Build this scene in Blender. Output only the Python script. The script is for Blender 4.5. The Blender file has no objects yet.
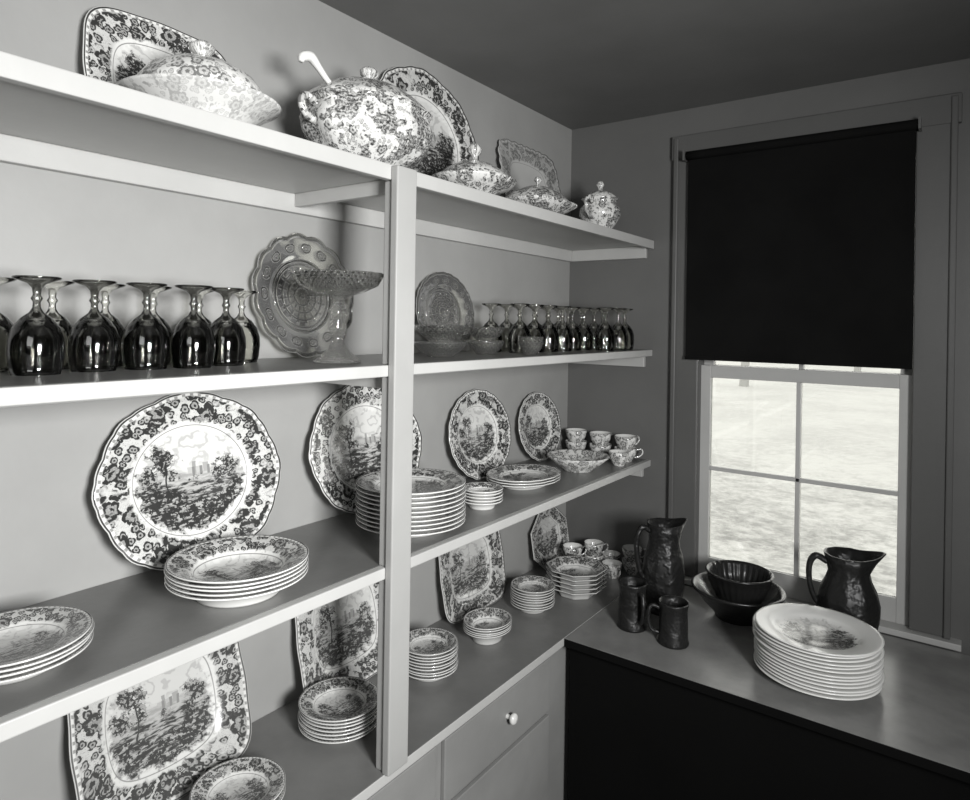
import bpy, math, random
from mathutils import Matrix, Vector
random.seed(4)
sc=bpy.context.scene
PI=math.pi
S1,S2,S3,S4=2.271,1.80,1.325,0.844
YB=2.76; CEIL=2.815; SD=0.41
try: sc.view_settings.view_transform='Standard'
except Exception: pass

# ---------------------------------------------------------------- node DSL
class Sk:
    def __init__(s,nt,o): s.nt=nt; s.o=o
    def _m(s,op,b=None,c=None,clamp=False):
        n=s.nt.nodes.new('ShaderNodeMath'); n.operation=op; n.use_clamp=clamp
        for i,v in enumerate([s,b,c]):
            if v is None: continue
            if isinstance(v,Sk): s.nt.links.new(v.o,n.inputs[i])
            else: n.inputs[i].default_value=float(v)
        return Sk(s.nt,n.outputs[0])
    def __add__(s,b): return s._m('ADD',b)
    def __radd__(s,b): return s._m('ADD',b)
    def __sub__(s,b): return s._m('SUBTRACT',b)
    def __rsub__(s,b): return s._m('MULTIPLY',-1)._m('ADD',b)
    def __mul__(s,b): return s._m('MULTIPLY',b)
    def __rmul__(s,b): return s._m('MULTIPLY',b)
    def __truediv__(s,b): return s._m('DIVIDE',b)
    def abs(s): return s._m('ABSOLUTE')
    def sin(s): return s._m('SINE')
    def sqrt(s): return s._m('SQRT')
    def max(s,b): return s._m('MAXIMUM',b)
    def min(s,b): return s._m('MINIMUM',b)
    def atan2(s,b): return s._m('ARCTAN2',b)
    def clamp(s): return s._m('ADD',0.0,clamp=True)
    def ss(s,a,b):
        n=s.nt.nodes.new('ShaderNodeMapRange'); n.interpolation_type='SMOOTHSTEP'
        s.nt.links.new(s.o,n.inputs[0])
        inv=a>b
        lo,hi=(b,a) if inv else (a,b)
        n.inputs[1].default_value=lo;n.inputs[2].default_value=hi
        n.inputs[3].default_value=1 if inv else 0;n.inputs[4].default_value=0 if inv else 1
        return Sk(s.nt,n.outputs[0])
def newmat(name):
    m=bpy.data.materials.new(name); m.use_nodes=True; nt=m.node_tree; nt.nodes.clear()
    out=nt.nodes.new('ShaderNodeOutputMaterial')
    return m,nt,out
def princ(nt,out,rough=.5,spec=.5,col=None):
    b=nt.nodes.new('ShaderNodeBsdfPrincipled'); b.inputs['Roughness'].default_value=rough
    b.inputs['Specular IOR Level'].default_value=spec
    if col is not None: b.inputs['Base Color'].default_value=(col,col,col*.97,1)
    nt.links.new(b.outputs[0],out.inputs[0]); return b
def comb(nt,x,y,z):
    n=nt.nodes.new('ShaderNodeCombineXYZ')
    for i,v in enumerate((x,y,z)):
        if isinstance(v,Sk): nt.links.new(v.o,n.inputs[i])
        else: n.inputs[i].default_value=v
    return n.outputs[0]
def noise(nt,vec,scale,detail=2,rough=.5):
    n=nt.nodes.new('ShaderNodeTexNoise'); n.inputs['Scale'].default_value=scale
    n.inputs['Detail'].default_value=detail; n.inputs['Roughness'].default_value=rough
    nt.links.new(vec,n.inputs['Vector']); return Sk(nt,n.outputs['Fac'])
def motif(nt,u,v,rad,lobes,rnd=.7,k=32.0):
    """rosette in every voronoi cell: petalled outline with concentric engraving"""
    n=nt.nodes.new('ShaderNodeTexVoronoi'); n.voronoi_dimensions='2D'; n.inputs['Scale'].default_value=1
    n.inputs['Randomness'].default_value=rnd
    nt.links.new(comb(nt,u,v,0),n.inputs['Vector'])
    sp=nt.nodes.new('ShaderNodeSeparateXYZ'); nt.links.new(n.outputs['Position'],sp.inputs[0])
    dx=u-Sk(nt,sp.outputs[0]); dy=v-Sk(nt,sp.outputs[1])
    cs=nt.nodes.new('ShaderNodeSeparateColor'); nt.links.new(n.outputs['Color'],cs.inputs[0])
    rc=Sk(nt,cs.outputs[0])
    d=(dx*dx+dy*dy).sqrt(); a=dy.atan2(dx)+rc*6.0
    pet=(a*(lobes/2)).sin().abs()
    rr=(pet*.38+.62)*(rc*.35+.75)*rad
    q=d/rr
    return q.ss(1.02,.92)*((q*9+pet*1.5).sin().ss(-.5,.6)*.6+.4)
def tocol(nt,dark,white,ink):
    mx=nt.nodes.new('ShaderNodeMix'); mx.data_type='RGBA'
    nt.links.new(dark.o,mx.inputs[0])
    mx.inputs[6].default_value=(white,white,white*.97,1); mx.inputs[7].default_value=(ink,ink,ink*.97,1)
    return mx.outputs[2]
def rndv(nt):
    n=nt.nodes.new('ShaderNodeObjectInfo'); return Sk(nt,n.outputs['Random'])

def paint(name,v,rough=.45,var=.06,spec=.4,scale=3.0):
    m,nt,out=newmat(name); b=princ(nt,out,rough,spec)
    g=nt.nodes.new('ShaderNodeNewGeometry').outputs['Position']
    n=noise(nt,g,scale,4,.6)
    nt.links.new(tocol(nt,n.ss(.25,.75),v*(1+var),v*(1-var)),b.inputs['Base Color'])
    bp=nt.nodes.new('ShaderNodeBump'); bp.inputs['Strength'].default_value=.08; bp.inputs['Distance'].default_value=.004
    nt.links.new(noise(nt,g,60,2).o,bp.inputs['Height']); nt.links.new(bp.outputs[0],b.inputs['Normal'])
    return m

def transfer_plate(name,white=.62,ink=.03,border=1.0,center=1.0,gain=1.15,coat=.25):
    m,nt,out=newmat(name); b=princ(nt,out,.18,.5)
    uv=nt.nodes.new('ShaderNodeUVMap'); uv.uv_map='UVMap'
    sp=nt.nodes.new('ShaderNodeSeparateXYZ'); nt.links.new(uv.outputs[0],sp.inputs[0])
    x=Sk(nt,sp.outputs[0])*2-1; y=Sk(nt,sp.outputs[1])*2-1
    W=rndv(nt)*7.3
    r=(x*x+y*y).sqrt(); p=comb(nt,x,y,W); a=y.atan2(x)
    nA=noise(nt,p,3.2,3); nB=noise(nt,p,10,3,.6); nC=noise(nt,p,26,2,.6); nD=noise(nt,p,55,1,.5)
    nS=noise(nt,comb(nt,x*7.0,y*26.0,W),1.0,3,.65)
    wob=(nB-.5)*.45
    rose=motif(nt,a*2.7+W+wob,r*3.4+wob+.15,.48,5,.9)*(nD.ss(.35,.6)*.3+.7)
    leaf=motif(nt,a*7.6+W*2+wob,r*9.4+wob,.55,3,.9)
    vine=((nB*46).sin()).abs().ss(.30,.08)*.55
    bord=rose.max(leaf*.8*nA.ss(.34,.48)).max(vine*nC.ss(.35,.55))
    bm=(r+(nB-.5)*.14).ss(.645,.69)*r.ss(.955,.93)
    lines=((r-.984).abs().ss(.012,.006)*.85).max((r-.625).abs().ss(.007,.004)*.55).max(((a*70).sin()).ss(.0,.5)*(r-.957).abs().ss(.018,.010)*.55)
    D=(bord*bm).max(lines)*border
    re=r+(nB-.5)*.34+(nC-.5)*.12
    cm=re.ss(.62,.54)
    ground=(y+(nA-.5)*.3).ss(.06,-.06)*(nS.ss(.42,.60)*.55+.28)
    fore=(y+(nA-.5)*.6+x.abs()*(-.35)).ss(-.15,-.28)*(nC.ss(.42,.55)*.65+.30)
    def blob(cx,cy,rad,k=.38):
        d=(((x-cx)*(x-cx))+((y-cy)*(y-cy))).sqrt()+(nB-.5)*k+(nC-.5)*.30
        return d.ss(rad,rad-.04)*(nC.ss(.38,.55)*.6+.35)
    tr=blob(-.30,.26,.15).max(blob(-.24,.10,.10)).max(blob(-.44,.08,.13)).max(blob(.40,.09,.14)).max(blob(.30,-.04,.11)).max(blob(.02,.01,.07)*.8)
    trunk=((x+.28+(nA-.5)*.16).abs().ss(.014,.007))*((y-.02).abs().ss(.26,.2))*.8
    xw=x+(nC-.5)*.02
    cast=((xw-.08).abs().ss(.13,.122))*((y-.09).abs().ss(.055,.049))*(((x*75).sin()).ss(.2,.6)*.3+.22)
    cast=cast.max(((xw-.03).abs().ss(.022,.018))*((y-.13).abs().ss(.08,.07))*.4).max(((xw-.16).abs().ss(.035,.03))*((y-.12).abs().ss(.06,.05))*.35)
    hills=((y-.09)+(nA-.5)*.35).ss(.07,.0)*(y+.1).ss(-.05,.05)*(nS.ss(.4,.6)*.18+.2)
    sky=((nA*34+y*16).sin()).ss(.4,.9)*y.ss(.08,.25)*.2
    scn=(ground.max(fore).max(tr).max(trunk).max(cast).max(hills).max(sky))*cm
    D=D.max(scn*center)*gain
    D=(D+bm*(.22*border)+cm*(.15*center)).clamp()
    at=nt.nodes.new('ShaderNodeAttribute'); at.attribute_name='front'
    D=D*Sk(nt,at.outputs['Fac'])
    nt.links.new(tocol(nt,D,white,ink),b.inputs['Base Color'])
    b.inputs['Coat Weight'].default_value=coat; b.inputs['Coat Roughness'].default_value=.08
    return m
def transfer_vessel(name,white=.62,ink=.03,dens=.5,scale=1.0):
    m,nt,out=newmat(name); b=princ(nt,out,.15,.55)
    uv=nt.nodes.new('ShaderNodeUVMap'); uv.uv_map='UVMap'
    sp=nt.nodes.new('ShaderNodeSeparateXYZ'); nt.links.new(uv.outputs[0],sp.inputs[0])
    x=Sk(nt,sp.outputs[0]); y=Sk(nt,sp.outputs[1]); W=rndv(nt)*5
    p=comb(nt,x,y,W)
    nA=noise(nt,p,13*scale,3); nB=noise(nt,p,50*scale,3,.6); nC=noise(nt,p,140*scale,2,.6)
    nS=noise(nt,comb(nt,x*45*scale,y*150*scale,W),1.0,3,.65)
    rose=motif(nt,x*26*scale+W,y*26*scale,.5,5,.9)
    leaf=motif(nt,x*62*scale+W,y*62*scale,.5,3,.9)
    patch=(nA+(nB-.5)*.45).ss(dens+.01,dens+.04)
    D=patch*(nC.ss(.38,.55)*.5+nS.ss(.4,.6)*.3+.2)
    inv=(nA+(nB-.5)*.3).ss(dens-.02,dens-.08)
    D=D.max(rose*inv*.9).max(leaf*inv*.6)
    at=nt.nodes.new('ShaderNodeAttribute'); at.attribute_name='front'
    D=(D*Sk(nt,at.outputs['Fac'])).clamp()
    nt.links.new(tocol(nt,D,white,ink),b.inputs['Base Color'])
    b.inputs['Coat Weight'].default_value=.3; b.inputs['Coat Roughness'].default_value=.05
    return m
def glass(name,tint=.9,edge=.35,pattern=None,rough=.04,body=0.0,gk=1.3):
    m,nt,out=newmat(name)
    tr=nt.nodes.new('ShaderNodeBsdfTransparent'); gl=nt.nodes.new('ShaderNodeBsdfGlossy')
    gl.inputs['Roughness'].default_value=rough; gl.inputs['Color'].default_value=(1,1,1,1)
    lw=nt.nodes.new('ShaderNodeLayerWeight'); lw.inputs[0].default_value=.5
    fac=Sk(nt,lw.outputs['Facing'])
    e=fac.ss(.45,1.0); pp=None
    if pattern:
        uv=nt.nodes.new('ShaderNodeUVMap'); uv.uv_map='UVMap'
        sp=nt.nodes.new('ShaderNodeSeparateXYZ'); nt.links.new(uv.outputs[0],sp.inputs[0])
        if pattern=='plate':
            x=Sk(nt,sp.outputs[0])*2-1; y=Sk(nt,sp.outputs[1])*2-1
            r=(x*x+y*y).sqrt(); a=y.atan2(x)
            k=a*(15/(2*PI)); fr=(k-k._m('FLOOR'))-.5
            d=((fr*fr)*3.2+((r-.80)*(r-.80))*55).sqrt()
            ring=(d-.48).abs().ss(.12,.04)*.9
            ring=ring.max((d-.2).abs().ss(.09,.02)*.6)
            cr=((r*50).sin()).ss(.3,.9)*r.ss(.6,.55)*.5
            st=((a*16).sin()).ss(.2,.8)*r.ss(.5,.45)*r.ss(.1,.2)*.4
            ed=(r-.60).abs().ss(.03,.01)*.9
            pp=ring.max(cr).max(st).max(ed).max((r-.97).abs().ss(.04,.01)*.8)
        else:
            x=Sk(nt,sp.outputs[0]);y=Sk(nt,sp.outputs[1])
            pp=((x*380).sin()*((y*380).sin())).ss(.0,.5)*.9
        e=e.max(pp)
        bp=nt.nodes.new('ShaderNodeBump'); bp.inputs['Strength'].default_value=1.0; bp.inputs['Distance'].default_value=.008
        nt.links.new(pp.o,bp.inputs['Height']); nt.links.new(bp.outputs[0],gl.inputs['Normal'])
    nt.links.new(tocol(nt,e.clamp(),tint,edge),tr.inputs['Color'])
    fr=nt.nodes.new('ShaderNodeFresnel'); fr.inputs[0].default_value=1.5
    if pattern: nt.links.new(bp.outputs[0],fr.inputs['Normal'])
    mx=nt.nodes.new('ShaderNodeMixShader')
    nt.links.new((Sk(nt,fr.outputs[0])*gk).clamp().o,mx.inputs[0]); nt.links.new(tr.outputs[0],mx.inputs[1]); nt.links.new(gl.outputs[0],mx.inputs[2])
    res=mx.outputs[0]
    if body>0:
        df=nt.nodes.new('ShaderNodeBsdfDiffuse'); df.inputs[0].default_value=(.85,.85,.83,1)
        m2=nt.nodes.new('ShaderNodeMixShader'); nt.links.new(res,m2.inputs[1]); nt.links.new(df.outputs[0],m2.inputs[2])
        if pp is not None: nt.links.new(((1-pp)*body).clamp().o,m2.inputs[0])
        else: m2.inputs[0].default_value=body
        res=m2.outputs[0]
    nt.links.new(res,out.inputs[0]); return m

M={}
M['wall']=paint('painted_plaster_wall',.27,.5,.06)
M['wallshade']=paint('painted_plaster_shaded',.115,.5,.06)  # same plaster as the left wall, its backlit shade put into a darker colour
M['ceil']=paint('painted_ceiling',.14,.55,.08)
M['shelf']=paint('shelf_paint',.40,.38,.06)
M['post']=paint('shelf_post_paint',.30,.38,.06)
M['shelftop']=paint('shelf_top_darker',.145,.32,.14,scale=5)  # top faces set darker than the shelf edges
M['trim']=paint('window_trim_paint',.095,.4,.05)
M['sash']=paint('sash_paint',.40,.4,.06)
M['counter']=paint('counter_top_paint',.19,.26,.18,scale=6)
M['cabshade']=paint('cabinet_shade_black',.004,.9,.1,.05)  # near-black colour stands in for the shadow on the cabinet front
M['floor']=paint('dark_floor_boards',.010,.7,.2,.2)
M['drawer']=paint('drawer_front_paint',.22,.5,.12)
M['blind']=paint('black_blind_cloth',.005,.9,.25,.1)
M['plate']=transfer_plate('transferware_dark',.64)
M['plate2']=transfer_plate('transferware_mid',.54,.05,gain=1.05)
M['platew']=transfer_plate('ironstone_with_motif',.66,.06,border=.0,center=1.0,gain=1.3,coat=.0)
M['tray']=transfer_plate('scalloped_tray_print',.40,.07,border=.8,center=.0,gain=.9)
M['vessel']=transfer_vessel('transferware_vessel',.62,.03,.48)
M['vessel2']=transfer_vessel('transferware_vessel_light',.64,.09,.60)
M['vessel3']=transfer_vessel('transferware_vessel_faint',.60,.34,.60)
m,nt,out=newmat('white_ironstone'); princ(nt,out,.15,.55,.68); M['white']=m
def darkglaze(name,rough,relief,sc_,col=.010,spec=.5):
    m,nt,out=newmat(name); b=princ(nt,out,rough,spec,col)
    bp=nt.nodes.new('ShaderNodeBump'); bp.inputs['Strength'].default_value=relief; bp.inputs['Distance'].default_value=.01
    g=nt.nodes.new('ShaderNodeTexCoord').outputs['Object']; nt.links.new(noise(nt,g,sc_,2).ss(.40,.66).o,bp.inputs['Height']); nt.links.new(bp.outputs[0],b.inputs['Normal'])
    M[name]=m
darkglaze('dark',.42,.30,26,.010,.4); darkglaze('darks',.25,.08,20,.014)
M['gclear']=glass('clear_glass',.96,.55)
M['gdark']=glass('dark_ruby_glass',.58,.20,rough=.07)
M['gplate']=glass('pressed_glass_plate',.97,.62,'plate',.08,.08,1.8)
M['gcut']=glass('pressed_glass',.985,.70,'cyl',.06,.04,2.0)
M['pane']=glass('window_pane',.97,.85,None,.02)
m,nt,out=newmat('metal_bracket'); princ(nt,out,.4,.5,.1); M['metal']=m
m,nt,out=newmat('white_porcelain_knob'); princ(nt,out,.2,.5,.6); M['knob']=m

# ---------------------------------------------------------------- mesh builder
class MB:
    def __init__(s): s.v=[];s.f=[];s.uv=[];s.mi=[];s.fr=[];s.sm=[]
    def face(s,idx,uvs=None,mat=0,fr=1.0,smooth=True):
        s.f.append(idx); s.uv.append(uvs or [(0,0)]*len(idx)); s.mi.append(mat); s.fr.append(fr); s.sm.append(smooth)
    def box(s,x0,x1,y0,y1,z0,z1,mat=0,topmat=None,M4=None):
        b=len(s.v)
        pts=[(x,y,z) for z in(z0,z1) for y in(y0,y1) for x in(x0,x1)]
        if M4 is not None: pts=[tuple(M4@Vector(p)) for p in pts]
        s.v+=pts
        for k,q in enumerate([(0,2,3,1),(4,5,7,6),(0,1,5,4),(2,6,7,3),(0,4,6,2),(1,3,7,5)]):
            s.face([b+i for i in q],None,topmat if (k==1 and topmat is not None) else mat,1.0,False)
    def lathe(s,prof,n=56,sx=1,sy=1,out=None,mat=0,uv='cyl',loc=(0,0,0),frontn=None,spout=None,mats=None,M4=None,R=None):
        b=len(s.v); cols=n; Rm=R or max(p[0] for p in prof)
        for (r,z) in prof:
            for j in range(cols):
                t=PI+2*PI*j/cols
                k=out(t,r/Rm) if out else 1
                x=r*k*math.cos(t)*sx; y=r*k*math.sin(t)*sy; zz=z
                if spout: x,y,zz=spout(x,y,zz,t)
                p=Vector((x+loc[0],y+loc[1],zz+loc[2]))
                if M4 is not None: p=M4@p
                s.v.append(tuple(p))
        arc=[0]
        for i in range(1,len(prof)): arc.append(arc[-1]+math.hypot(prof[i][0]-prof[i-1][0],prof[i][1]-prof[i-1][1]))
        for i in range(len(prof)-1):
            fr=1.0 if (frontn is None or i<frontn) else 0.0
            mm=mats[i] if mats else mat
            for j in range(cols):
                j2=(j+1)%cols
                q=[b+i*cols+j,b+i*cols+j2,b+(i+1)*cols+j2,b+(i+1)*cols+j]
                if uv=='planar':
                    us=[]
                    for (ii,jj) in((i,j),(i,j+1),(i+1,j+1),(i+1,j)):
                        t=PI+2*PI*jj/cols; rr=prof[ii][0]/Rm
                        us.append((.5+.5*rr*math.cos(t),.5+.5*rr*math.sin(t)))
                else:
                    us=[(Rm*2*PI*jj/cols,arc[ii]) for (ii,jj) in((i,j),(i,j+1),(i+1,j+1),(i+1,j))]
                s.face(q,us,mm,fr)
    def tube(s,pts,rad,n=8,mat=0,fr=1.0,M4=None):
        P=[Vector(p) for p in pts]
        Q=[];rr=[]
        rads=rad if isinstance(rad,(list,tuple)) else [rad]*len(P)
        for i in range(len(P)-1):
            p0=P[max(i-1,0)];p1=P[i];p2=P[i+1];p3=P[min(i+2,len(P)-1)]
            for k in range(5):
                t=k/5; Q.append(.5*((2*p1)+(p2-p0)*t+(2*p0-5*p1+4*p2-p3)*t*t+(3*p1-p0-3*p2+p3)*t**3)); rr.append(rads[i]*(1-t)+rads[i+1]*t)
        Q.append(P[-1]); rr.append(rads[-1])
        b=len(s.v); up=None
        for i,q in enumerate(Q):
            d=(Q[min(i+1,len(Q)-1)]-Q[max(i-1,0)]).normalized()
            if up is None: up=d.orthogonal().normalized()
            up=(up-d*up.dot(d)).normalized(); w=d.cross(up)
            for j in range(n):
                a=2*PI*j/n; p=q+(up*math.cos(a)+w*math.sin(a))*rr[i]
                if M4 is not None: p=M4@p
                s.v.append(tuple(p))
        for i in range(len(Q)-1):
            for j in range(n):
                j2=(j+1)%n; s.face([b+i*n+j,b+i*n+j2,b+(i+1)*n+j2,b+(i+1)*n+j],[(j*.01,i*.01)]*4,mat,fr)
        s.face([b+j for j in range(n)][::-1],None,mat,fr); s.face([b+(len(Q)-1)*n+j for j in range(n)],None,mat,fr)
    def mesh(s,name,mats):
        me=bpy.data.meshes.new(name); me.from_pydata(s.v,[],s.f)
        ul=me.uv_layers.new(name='UVMap'); fl=me.attributes.new('front','FLOAT','FACE')
        k=0
        for i,p in enumerate(me.polygons):
            p.material_index=s.mi[i]; p.use_smooth=s.sm[i]; fl.data[i].value=s.fr[i]
            for u in s.uv[i]: ul.data[k].uv=u; k+=1
        for m in mats: me.materials.append(M[m])
        me.validate()
        return me
    def obj(s,name,mats,loc=(0,0,0),mat4=None,bevel=None,rotz=0):
        return link(name,s.mesh(name,mats),loc,mat4,bevel,rotz)
def link(name,me,loc=(0,0,0),mat4=None,bevel=None,rotz=0):
    o=bpy.data.objects.new(name,me); sc.collection.objects.link(o)
    if mat4 is not None: o.matrix_world=mat4
    else: o.location=loc; o.rotation_euler=(0,0,rotz)
    if bevel:
        md=o.modifiers.new('bevel','BEVEL'); md.width=bevel; md.segments=2; md.limit_method='ANGLE'
    return o

# ---------------------------------------------------------------- room
def boxobj(name,boxes,mats,bevel=None):
    mb=MB()
    for bx in boxes: mb.box(*bx)
    return mb.obj(name,mats,bevel=bevel)
XR=2.7; YF=-1.7
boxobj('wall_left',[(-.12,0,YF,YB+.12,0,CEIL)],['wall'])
WX0,WX1,WZ0,WZ1=.615,1.352,.865,2.60
boxobj('wall_back',[(0,WX0,YB,YB+.12,0,CEIL),(WX1,XR,YB,YB+.12,0,CEIL),(WX0,WX1,YB,YB+.12,0,WZ0),(WX0,WX1,YB,YB+.12,WZ1,CEIL)],['wallshade'])
boxobj('wall_right',[(XR,XR+.12,YF,YB+.12,0,CEIL)],['wallshade'])
boxobj('wall_front',[(0,XR,YF-.12,YF,0,CEIL)],['wallshade'])
boxobj('ceiling',[(-.12,XR+.12,YF-.12,YB+.12,CEIL,CEIL+.1)],['ceil'])
boxobj('floor',[(-.12,XR+.12,YF-.12,YB+.12,-.1,0)],['floor'])
boxobj('trim_1',[(.50,.612,YB-.022,YB,.87,2.69),(.50,.52,YB-.032,YB-.022,.87,2.69),(1.352,1.47,YB-.022,YB,.87,2.69),(1.45,1.47,YB-.032,YB-.022,.87,2.69),(.49,1.48,YB-.026,YB,2.60,2.70)],['trim'],.004)
boxobj('trim_2',[(.47,1.50,YB-.05,YB+.06,.846,.868)],['sash'],.003)
mb=MB()
y0,y1=YB+.012,YB+.045
mb.box(.615,.655,y0,y1,.868,1.745); mb.box(1.312,1.352,y0,y1,.868,1.745)
mb.box(.655,1.312,y0,y1,.868,.955); mb.box(.655,1.312,y0,y1,1.695,1.745)
mb.box(.979,.995,y0,y1,.955,1.695); mb.box(.655,1.312,y0,y1,1.315,1.331)
mb.box(.655,1.312,y0+.014,y0+.018,.955,1.695,1)
y0,y1=YB+.050,YB+.085
mb.box(.615,.655,y0,y1,1.70,2.60); mb.box(1.312,1.352,y0,y1,1.70,2.60); mb.box(.655,1.312,y0,y1,2.53,2.60); mb.box(.655,1.312,y0,y1,1.70,1.745)
mb.box(.979,.995,y0,y1,1.745,2.53); mb.box(.655,1.312,y0,y1,2.13,2.146); mb.box(.655,1.312,y0+.014,y0+.018,1.745,2.53,1)
mb.obj('window_1',['sash','pane'],bevel=.002)
mb=MB()
nx,nz=16,30; b0=len(mb.v)
for side in(0,.0015):
    for i in range(nz+1):
        for j in range(nx+1):
            x=.568+(1.352-.568)*j/nx; z=1.775+(2.60-1.775)*i/nz
            mb.v.append((x,2.715+.0025*math.sin(j*1.1)*(1-i/nz)+side,z))
for sdd in range(2):
    o=b0+sdd*(nx+1)*(nz+1)
    for i in range(nz):
        for j in range(nx): mb.face([o+i*(nx+1)+j,o+i*(nx+1)+j+1,o+(i+1)*(nx+1)+j+1,o+(i+1)*(nx+1)+j])
mb.tube([(.562,2.712,2.605),(1.0,2.712,2.605),(1.358,2.712,2.605)],.018,12)
mb.box(.568,1.352,2.709,2.721,1.768,1.782)
mb.box(.552,.560,2.69,2.739,2.585,2.625,1); mb.box(1.360,1.368,2.69,2.739,2.585,2.625,1)
mb.obj('window_roller_blind',['blind','metal'])

# ---------------------------------------------------------------- shelving
Y0=-1.68; PY0,PY1=1.130,1.198
def shelf(z,th):
    mb=MB()
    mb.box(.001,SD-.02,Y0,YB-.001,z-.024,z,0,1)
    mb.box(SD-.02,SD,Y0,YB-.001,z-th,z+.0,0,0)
    mb.box(.001,.022,Y0,YB-.001,z-.075,z-.024,0)
    mb.box(.022,SD-.03,YB-.022,YB-.001,z-.075,z-.024,0)
    mb.box(.022,SD-.026,1.16,1.18,z-.06,z-.024,0)
    return mb.obj('pantry_shelf',['shelf','shelftop'],bevel=.0025)
shelf(S1,.036);shelf(S2,.027);shelf(S3,.027)
mb=MB(); mb.box(SD+.0005,SD+.022,PY0,PY1,S4,S1-.004)
for a,b_ in ((S4,S3-.028),(S3+.0005,S2-.028),(S2+.0005,S1-.037)): mb.box(SD-.025,SD,PY0+.005,PY0+.025,a,b_)
mb.obj('shelf_post',['post'],bevel=.003)
mb=MB()
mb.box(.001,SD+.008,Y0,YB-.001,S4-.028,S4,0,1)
mb.box(.001,SD-.02,Y0,YB-.001,.08,S4-.028,2)
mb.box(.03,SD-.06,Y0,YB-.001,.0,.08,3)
for (a,b_) in [(-.32,.20),(.24,.76),(.80,1.34),(1.375,1.926)]:
    mb.box(SD-.02,SD-.006,a,b_,.625,.80,2)
    mb.box(SD-.02,SD-.006,a,b_,.10,.61,2)
    yc=(a+b_)/2+.02
    K=Matrix.Translation((SD-.006,yc,.725))@Matrix.Rotation(PI/2,4,'Y')
    mb.lathe([(.007,0),(.006,.012),(.015,.018),(.017,.026),(.012,.032),(0.0001,.034)],20,mat=4,M4=K)
mb.obj('base_cabinet',['shelf','shelftop','drawer','cabshade','knob'],bevel=.0025)
mb=MB()
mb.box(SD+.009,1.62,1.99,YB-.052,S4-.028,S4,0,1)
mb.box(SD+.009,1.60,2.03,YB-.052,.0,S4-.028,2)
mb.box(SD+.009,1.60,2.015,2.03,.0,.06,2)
mb.obj('window_counter_cabinet',['cabshade','counter','cabshade'],bevel=.0025)

# ---------------------------------------------------------------- ceramics
def plate_prof(R,depth=.022,t=.0045):
    top=[(.0001,.007),(.30*R,.007),(.58*R,.0075),(.66*R,.007+depth*.42),(.72*R,.007+depth*.62),(.85*R,.007+depth*.8),(.96*R,.007+depth*.97),(R,.007+depth)]
    bot=[(R*1.0,.007+depth-t*.6),(.96*R,.007+depth*.97-t),(.70*R,.007+depth*.6-t),(.62*R,.004),(.60*R,0),(.56*R,0),(.54*R,.003),(.0001,.003)]
    return top+bot
def scal(n,a=.012): return lambda t,rr: 1+a*(abs(math.cos(n*t/2))-.5)*max(0,(rr-.7)/.3)
def lobed(t,rr):
    k=max(0,(rr-.72)/.28)
    return 1+k*(.014*math.cos(8*t)+.012*abs(math.cos(12*t)))
def superell(e,a=0.0,n=8):
    def f(t,rr):
        c=abs(math.cos(t));s=abs(math.sin(t))
        b=(c**e+s**e)**(-1/e)
        return 1+(b-1)*min(1,rr*1.1)+a*math.cos(n*t)*max(0,(rr-.7)/.3)
    return f
def octo(t,rr):
    a=(t+PI/8)%(PI/4)-PI/8
    return 1/math.cos(a)*.96
def stack(name,x,y,z,R,h,n,mat='plate',soup=False,sy=1.0,out=None,rot=None,jit=.002,depth=None):
    dep=depth or (.034 if soup else .020)
    gap=(h-.007-dep)/max(1,n-1)
    mb=MB()
    for i in range(n):
        mb.lathe(plate_prof(R,dep),64,sx=1,sy=sy,out=out,mat=0,uv='planar',frontn=7,loc=(random.uniform(-jit,jit)*(i>0),random.uniform(-jit,jit)*(i>0),i*gap))
    return mb.obj(name,[mat],loc=(x,y,z+.0003),rotz=PI/2 if rot is None else rot)
def platter(name,yc,z,rx,ry,lean=12,mat='plate',out=lobed,depth=.024,x=None,yaw=0,tilt=0,t=.006,n=96):
    a=math.radians(lean); s,c=math.sin(a),math.cos(a)
    mb=MB(); prof=plate_prof(1.0,depth,t)
    mb.lathe(prof,n,sx=rx,sy=ry,out=out,mat=0,uv='planar',frontn=7,R=1.0)
    if tilt:
        Rz=Matrix.Rotation(tilt,4,'Z'); mb.v=[tuple(Rz@Vector(v)) for v in mb.v]
    R3=Matrix(((0,-s,c,0),(1,0,0,0),(0,c,s,0),(0,0,0,1)))
    if yaw: R3=Matrix.Rotation(yaw,4,'Z')@R3
    P=[R3@Vector(v) for v in mb.v]
    zmin=min(p.z for p in P); xmin=min(p.x for p in P)
    loc=Vector((-xmin+.003 if x is None else x-xmin,yc,z-zmin+.0005))
    return mb.obj(name,[mat],mat4=Matrix.Translation(loc)@R3)
def cup(mb,loc,R=.048,h=.058,mat=0,ang=0):
    prof=[(.0001,.0),(.55*R,.0),(.56*R,.004),(.72*R,.015),(.88*R,.03),(.96*R,.045),(R,h),(R*.96,h),(.9*R,.042),(.66*R,.014),(.0001,.008)]
    mb.lathe(prof,32,loc=loc,frontn=7,mat=mat)
    c,s=math.cos(ang),math.sin(ang)
    pts=[(.9*R,.046),(1.35*R,.052),(1.5*R,.036),(1.2*R,.020),(.78*R,.016)]
    mb.tube([(loc[0]+r*c,loc[1]+r*s,loc[2]+zz) for r,zz in pts],.0035,6,mat)
def cupstack(name,x,y,z,n,R=.048,h=.058,ang=0,mat='vessel2'):
    mb=MB()
    for i in range(n): cup(mb,(0,0,i*h*.85),R,h,0,ang+i*.5)
    mb.obj(name,[mat],loc=(x,y,z+.0003))

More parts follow.
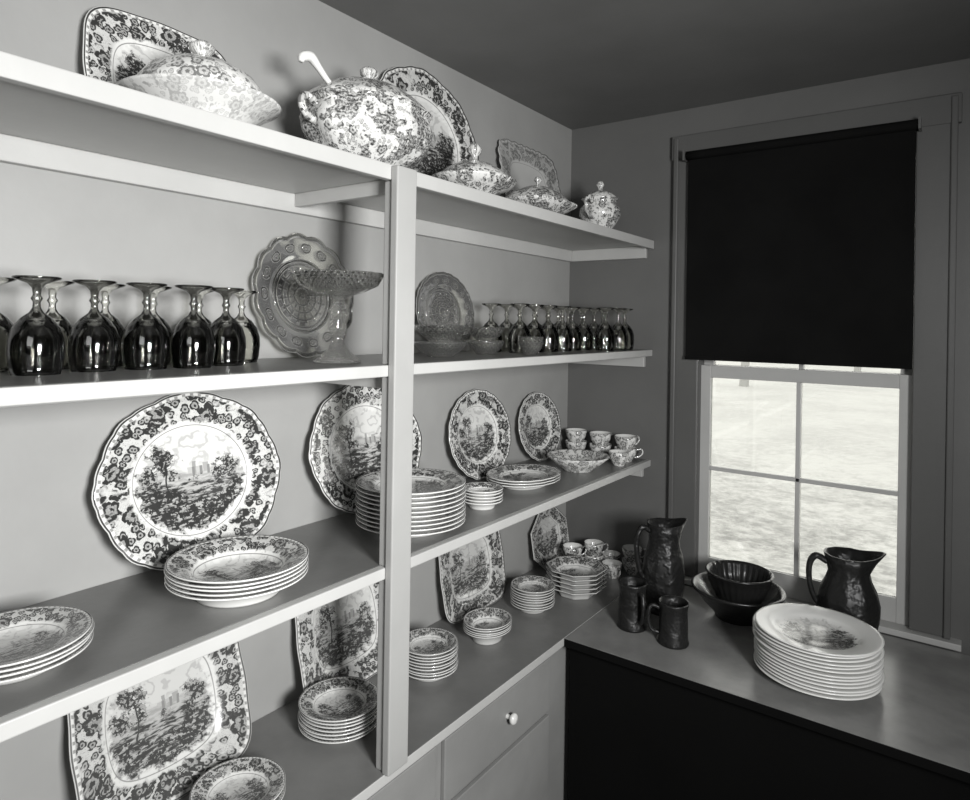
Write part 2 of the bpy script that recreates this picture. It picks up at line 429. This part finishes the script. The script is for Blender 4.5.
# --- top shelf
platter('transferware_platter',.785,S1,.175,.150,10,'plate',out=superell(4,.01))
platter('transferware_platter',1.685,S1,.260,.240,10,'plate')
mb=MB()
mb.lathe([(.0001,0),(.08,0),(.083,.010),(.092,.020),(.120,.044),(.152,.064),(.156,.069),(.150,.071),(.12,.060),(.115,.062)],64)
mb.lathe([(.126,.062),(.130,.068),(.124,.090),(.102,.120),(.065,.142),(.030,.152),(.016,.156),(.013,.163),(.024,.173),(.025,.181),(.014,.190),(.0001,.192)],64,mat=1)
mb.obj('covered_vegetable_dish',['vessel3','vessel2'],loc=(.245,.750,S1+.0003))
mb=MB()
lob=lambda t,rr:1+.025*math.cos(10*t)
mb.lathe([(.0001,0),(.094,0),(.097,.01),(.080,.022),(.096,.035),(.152,.065),(.185,.105),(.193,.135),(.184,.160),(.178,.172),(.188,.180),(.191,.186),(.170,.186)],80,sx=.78,out=lob)
mb.lathe([(.184,.186),(.183,.192),(.165,.206),(.130,.232),(.082,.252),(.037,.262),(.018,.264),(.014,.272),(.026,.282),(.028,.292),(.016,.302),(.0001,.304)],80,sx=.78,out=lob)
for sgn in(1,-1):
    mb.tube([(0,sgn*.170,.118),(0,sgn*.200,.125),(0,sgn*.219,.145),(0,sgn*.217,.168),(0,sgn*.197,.172),(0,sgn*.175,.158)],[.012,.010,.009,.009,.010,.012],8)
mb.tube([(0.01,-.11,.20),(0.01,-.150,.222),(.01,-.180,.246),(.01,-.203,.262),(.01,-.226,.256),(.01,-.232,.242)],[.006,.007,.009,.013,.012,.006],8,1)
mb.obj('soup_tureen',['vessel','white'],loc=(.215,1.245,S1+.0003))
mb=MB()
mb.lathe([(.0001,0),(.06,0),(.062,.01),(.055,.02),(.08,.034),(.122,.05),(.145,.068),(.147,.074),(.128,.072)],64,sx=.85)
mb.lathe([(.126,.074),(.124,.080),(.100,.102),(.06,.122),(.025,.132),(.010,.136),(.009,.146),(.024,.158),(.026,.170),(.016,.184),(.0001,.188)],64,sx=.85)
mb.obj('covered_vegetable_dish',['vessel'],loc=(.265,1.650,S1+.0003))
mb=MB()
mb.lathe([(.0001,0),(.06,0),(.062,.01),(.07,.02),(.12,.036),(.155,.058),(.157,.064),(.135,.062)],64,sx=.75,out=superell(3))
mb.lathe([(.134,.064),(.130,.072),(.100,.098),(.055,.118),(.02,.124),(.008,.128),(.008,.138),(.018,.146),(.011,.158),(.0001,.160)],64,sx=.75,out=superell(3))
mb.obj('covered_vegetable_dish',['vessel'],loc=(.255,2.045,S1+.0003))
platter('scalloped_serving_tray',2.345,S1,.222,.182,12,'tray',out=lambda t,rr:superell(6)(t,rr)*(1+.04*abs(math.cos(16*t))*(rr>.9)),n=160)
mb=MB()
k=1.18
mb.lathe([(a*k,b*k) for a,b in [(.0001,0),(.042,0),(.044,.008),(.036,.018),(.055,.04),(.072,.07),(.070,.095),(.055,.112),(.060,.124),(.066,.130),(.055,.130)]],48)
mb.lathe([(a*k,b*k) for a,b in [(.058,.128),(.056,.136),(.040,.150),(.018,.158),(.008,.162),(.008,.170),(.015,.178),(.010,.190),(.0001,.193)]],48)
mb.tube([(0,-.058*k,.112*k),(0,-.085*k,.128*k),(0,-.104*k,.108*k),(0,-.095*k,.072*k),(0,-.068*k,.056*k)],.008,8)
mb.tube([(0,.062*k,.060*k),(0,.086*k,.078*k),(0,.096*k,.105*k),(0,.110*k,.128*k)],[.013,.010,.008,.007],8)
mb.obj('lidded_teapot',['vessel'],loc=(.27,2.515,S1+.0003))

# --- glass shelf
def goblet_mesh(name,mat,k=1.0,kr=1.0):
    mb=MB()
    o=[(.0375,0),(.041,.015),(.0435,.04),(.0425,.06),(.036,.082),(.024,.098),(.011,.108),(.0065,.116),(.0058,.126),(.0095,.132),(.0060,.138),(.0075,.150),(.014,.158),(.036,.166),(.0375,.1685),(.036,.170),(.0001,.171)]
    i=[(.0001,.098),(.018,.094),(.031,.080),(.0385,.060),(.0405,.04),(.0385,.015),(.0358,0),(.0375,0)]
    mb.lathe([(a*kr,b*k) for a,b in i+o],40)
    return mb.mesh(name,[mat])
gd=goblet_mesh('dark_glass_goblet','gdark'); gc=goblet_mesh('clear_glass_goblet','gclear'); gs=goblet_mesh('small_glass_goblet','gclear',1.02,.95)
for x,y in [(.20,.375),(.195,.478),(.175,.582),(.185,.676),(.205,.764),(.18,.855)]: link('dark_glass_goblet',gd,(x,y,S2+.0003))
for x,y in [(.075,.45),(.072,.55),(.068,.65),(.078,.745),(.09,.845),(.105,.945)]: link('clear_glass_goblet',gc,(x,y,S2+.0003))
for k in range(8):
    for r,x in enumerate((.13,.235,.335)):
        if r==2 and k<5: continue
        link('clear_glass_goblet',gs,(x+random.uniform(-.008,.008),1.95+.096*k+(.03 if r else 0)*(k<7),S2+.0003))
platter('pressed_glass_plate',1.190,S2,.165,.165,8,'gplate',out=lambda t,rr:1+.05*abs(math.cos(7.5*t))*max(0,(rr-.7)/.3),depth=.02,t=.005,n=120)
platter('pressed_glass_plate',1.805,S2,.158,.140,8,'gplate',out=scal(24,.02),depth=.018,t=.005,n=96)
mb=MB()
mb.lathe([(.0001,.0),(.054,0),(.056,.004),(.047,.012),(.029,.028),(.017,.045),(.012,.06),(.017,.072),(.022,.085),(.017,.1),(.021,.112),(.024,.125),(.018,.14),(.014,.15),(.022,.160),(.060,.172),(.092,.188),(.106,.214),(.108,.218),(.103,.218),(.088,.196),(.05,.178),(.0001,.170)],96,out=lambda t,rr:1+.035*math.cos(16*t)*(rr>.75)+.03*math.cos(8*t)*(rr<.6))
mb.obj('pressed_glass_compote',['gcut'],loc=(.270,1.100,S2+.0003))
def gbowls(name,x,y,R,h,n):
    mb=MB(); bh=.045
    for i in range(n):
        z=i*(h-bh)/max(1,n-1)
        mb.lathe([(.0001,0),(.5*R,0),(.55*R,.005),(.8*R,.02),(.95*R,.038),(R,bh),(.97*R,bh),(.88*R,.032),(.7*R,.016),(.45*R,.008),(.0001,.008)],54,out=lambda t,rr:1+.03*math.cos(18*t)*(rr>.7),loc=(0,0,z))
    mb.obj(name,['gcut'],loc=(x,y,S2+.0003))
gbowls('pressed_glass_bowl_stack',.235,1.535,.080,.095,2)
gbowls('pressed_glass_bowl_stack',.225,1.78,.062,.09,2)
gbowls('pressed_glass_bowl_stack',.335,1.885,.042,.06,2)

# --- china shelf
platter('transferware_platter',.868,S3,.228,.202,12,'plate')
platter('transferware_platter',1.43,S3,.228,.198,11,'plate')
platter('transferware_platter',2.010,S3,.192,.166,10,'plate',out=scal(20,.02))
platter('transferware_platter',2.440,S3,.168,.145,10,'plate',out=scal(20,.02))
stack('transferware_soup_plate_stack',.262,.842,S3,.143,.074,5,soup=True)
stack('transferware_plate_stack',.240,.438,S3,.112,.050,4,'plate2')
stack('transferware_plate_stack',.248,1.400,S3,.153,.134,10)
stack('transferware_saucer_stack',.28,1.696,S3,.066,.064,5)
stack('transferware_oval_dish_stack',.225,2.03,S3,.122,.045,3,sy=1.26,rot=0,out=scal(16,.02))
mb=MB()
mb.lathe([(.0001,.014),(.05,.014),(.085,.030),(.115,.058),(.122,.060),(.123,.056),(.09,.026),(.06,.006),(.058,0),(.05,0),(.0001,.004)][::-1],64,out=scal(16,.02))
mb.obj('transferware_bowl',['vessel2'],loc=(.26,2.375,S3+.0003))
cupstack('teacup_stack',.335,2.665,S3,2,ang=.6)
cupstack('teacup_stack',.215,2.67,S3,2,ang=2)
cupstack('teacup_stack',.095,2.67,S3,2,ang=2)
cupstack('teacup_stack',.350,2.562,S3,1,R=.042,ang=2)

# --- left counter
platter('transferware_platter',.800,S4,.200,.175,18,'plate2',out=superell(5,.01))
platter('transferware_platter',1.36,S4,.190,.170,12,'plate2',out=superell(5,.01))
platter('transferware_platter',1.975,S4,.190,.160,10,'plate2',out=superell(5,.01))
platter('transferware_platter',2.545,S4,.160,.132,10,'plate2',out=octo,n=96)
stack('transferware_plate_stack',.240,.865,S4,.098,.045,2,'plate2')
stack('transferware_plate_stack',.20,1.19,S4,.104,.080,7,'plate2')
stack('transferware_saucer_stack',.205,1.540,S4,.087,.098,9,'plate2')
stack('transferware_small_dish_stack',.215,1.83,S4,.078,.068,5,'plate2',soup=True,sy=1.12,rot=0)
stack('transferware_saucer_stack',.21,2.125,S4,.082,.092,8,'plate2')
stack('transferware_bowl_stack',.27,2.355,S4,.115,.108,5,'plate2',soup=True,out=octo,rot=0,jit=.001)
for (x,y,n,a) in [(.15,2.55,2,.4),(.20,2.65,2,.2),(.255,2.705,1,3),(.31,2.60,1,-.6),(.36,2.69,2,.2)]:
    cupstack('teacup_stack',x,y,S4,n,R=.042,h=.06,ang=a,mat='vessel')

# --- window counter
stack('dinner_plate_stack',1.143,2.250,S4,.175,.150,13,'platew',jit=.004,rot=.5)
def spoutf(h,amp,w=.55,ang=0,lift=.02):
    def f(x,y,z,t):
        k=max(0,(z-h*.72)/(h*.28)); d=(t-ang+PI)%(2*PI)-PI; g=math.exp(-(d/w)**2)*k*k
        return x*(1+amp*g/(math.hypot(x,y)+1e-6)),y*(1+amp*g/(math.hypot(x,y)+1e-6)),z+lift*g
    return f
mb=MB()
h=.325
mb.lathe([(.0001,0),(.062,0),(.066,.01),(.060,.02),(.068,.05),(.076,.10),(.077,.15),(.071,.20),(.060,.235),(.056,.26),(.058,.29),(.064,h),(.060,h),(.050,.27),(.05,.24),(.0001,.22)],48,spout=spoutf(h,.022,.5,0,.014),out=lambda t,rr:1+.02*math.cos(8*t))
mb.tube([(-.054,0,.295),(-.085,0,.310),(-.105,0,.27),(-.103,0,.2),(-.088,0,.14),(-.072,0,.12)],[.010,.011,.010,.010,.009,.009],8)
mb.obj('dark_stoneware_jug',['dark'],loc=(.60,2.42,S4+.0003),rotz=.75)
def mug(x,y,R,h,ang):
    mb=MB()
    mb.lathe([(.0001,0),(R,0),(R*1.03,.006),(R*.96,.015),(R*.94,h*.45),(R*.90,h*.8),(R*.98,h*.95),(R,h),(R*.9,h),(R*.84,h*.8),(R*.86,.02),(.0001,.012)],40)
    mb.tube([(R*.88,0,h*.82),(R*1.45,0,h*.86),(R*1.65,0,h*.6),(R*1.45,0,h*.3),(R*.9,0,h*.22)],.007,8)
    mb.obj('dark_stoneware_mug',['dark'],loc=(x,y,S4+.0003),rotz=ang)
mug(.565,2.215,.050,.158,-.7); mug(.722,2.19,.050,.138,3.6)
mb=MB()
mb.lathe([(.0001,0),(.075,0),(.078,.008),(.085,.02),(.12,.055),(.150,.095),(.160,.100),(.163,.108),(.156,.112),(.145,.100),(.11,.055),(.07,.02),(.0001,.014)],64)
mb.obj('mixing_bowl',['darks'],loc=(.838,2.53,S4+.0003))
mb=MB()
mb.lathe([(.0001,0),(.055,0),(.058,.008),(.080,.035),(.105,.09),(.113,.120),(.118,.124),(.112,.128),(.104,.118),(.092,.08),(.06,.025),(.0001,.012)],112,out=lambda t,rr:1+.022*math.cos(28*t)*(rr<.93))
mb.obj('ribbed_mixing_bowl',['darks'],loc=(.843,2.53,S4+.042))
mb=MB()
h=.295
mb.lathe([(.0001,0),(.070,0),(.075,.010),(.070,.018),(.086,.05),(.095,.09),(.096,.13),(.086,.175),(.070,.21),(.062,.235),(.068,.265),(.076,h),(.071,h),(.058,.24),(.06,.21),(.0001,.19)],56,spout=spoutf(h,.035,.5,0,.015),out=lambda t,rr:1+.02*math.cos(10*t))
mb.tube([(-.066,0,.262),(-.10,0,.280),(-.120,0,.25),(-.120,0,.19),(-.106,0,.14),(-.088,0,.115)],[.010,.012,.010,.009,.009,.010],8)
mb.obj('dark_stoneware_pitcher',['dark'],loc=(1.188,2.57,S4+.0003),rotz=.35)

# ---------------------------------------------------------------- outdoors
m,nt,out=newmat('snow_patched_ground'); b=princ(nt,out,.9,.1)
g=nt.nodes.new('ShaderNodeNewGeometry').outputs['Position']
n1=noise(nt,g,.45,5,.65); n2=noise(nt,g,6,5,.8)
sp=nt.nodes.new('ShaderNodeSeparateXYZ'); nt.links.new(g,sp.inputs[0])
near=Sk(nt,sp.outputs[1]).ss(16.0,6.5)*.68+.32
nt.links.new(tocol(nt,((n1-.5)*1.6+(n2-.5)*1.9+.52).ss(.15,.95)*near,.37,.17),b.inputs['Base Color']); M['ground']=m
m,nt,out=newmat('haze_paled_bark'); princ(nt,out,.9,.1,.30); M['bark']=m  # bark colour lightened to imitate the bright haze outdoors
mb=MB()
N=24;b0=len(mb.v)
for i in range(N+1):
    for j in range(N+1):
        x=-40+80*j/N; y=3.0+90*(i/N)**1.6
        mb.v.append((x,y,-.35+.12*math.sin(x*.4+i)*min(1,i/6)))
for i in range(N):
    for j in range(N): mb.face([b0+i*(N+1)+j,b0+i*(N+1)+j+1,b0+(i+1)*(N+1)+j+1,b0+(i+1)*(N+1)+j])
mb.obj('outdoor_ground',['ground'])
def tree(x,y,r):
    mb=MB(); z=-.5
    mb.tube([(0,0,0),(.05,0,1.5),(0,.1,3),(.1,0,5)],[r*1.3,r,r*.8,r*.4],10)
    for k in range(9):
        a=k*2.4; z0=1.6+k*.35; L=1.6-k*.08
        mb.tube([(.03,0,z0),(L*.5*math.cos(a),L*.5*math.sin(a),z0+.5),(L*math.cos(a),L*math.sin(a),z0+1.2)],[r*.4,r*.25,r*.08],6)
    mb.obj('bare_tree',['bark'],loc=(x,y,z))
tree(-5.2,26,.14); tree(-2.2,32,.12)

# ---------------------------------------------------------------- lights
w=bpy.data.worlds.new('overcast_sky'); sc.world=w; w.use_nodes=True
bg=w.node_tree.nodes['Background']; bg.inputs[0].default_value=(1,1,1,1); bg.inputs[1].default_value=2.8
def area(name,loc,target,sx,sy,power,spread=180):
    l=bpy.data.lights.new(name,'AREA'); l.shape='RECTANGLE'; l.size=sx; l.size_y=sy; l.energy=power; l.spread=math.radians(spread)
    o=bpy.data.objects.new(name,l); sc.collection.objects.link(o); o.location=loc
    o.rotation_euler=(Vector(target)-Vector(loc)).to_track_quat('-Z','Y').to_euler(); return o
area('photographer_flood_lamp',(2.45,.25,1.95),(0,1.15,1.65),.5,.55,54,120)
area('added_fill_light',(1.7,-1.0,2.5),(.6,1.2,1.2),.9,.9,10)  # unseen fill light added to soften the room, no real fixture

# ---------------------------------------------------------------- camera
th=.0157
F=Vector((-.592,.806,0)).normalized(); R=Vector((.806,.592,0)).normalized(); Z=Vector((0,0,1))
Rr=R*math.cos(th)+Z*math.sin(th); U=-R*math.sin(th)+Z*math.cos(th)
cd=bpy.data.cameras.new('camera'); cam=bpy.data.objects.new('camera',cd); sc.collection.objects.link(cam); sc.camera=cam
cam.matrix_world=Matrix(((Rr.x,U.x,-F.x,1.5),(Rr.y,U.y,-F.y,0),(Rr.z,U.z,-F.z,1.9),(0,0,0,1)))
cd.sensor_fit='HORIZONTAL'; cd.sensor_width=36; cd.lens=665/970*36; cd.shift_x=.0072; cd.shift_y=-.0784; cd.clip_start=.02
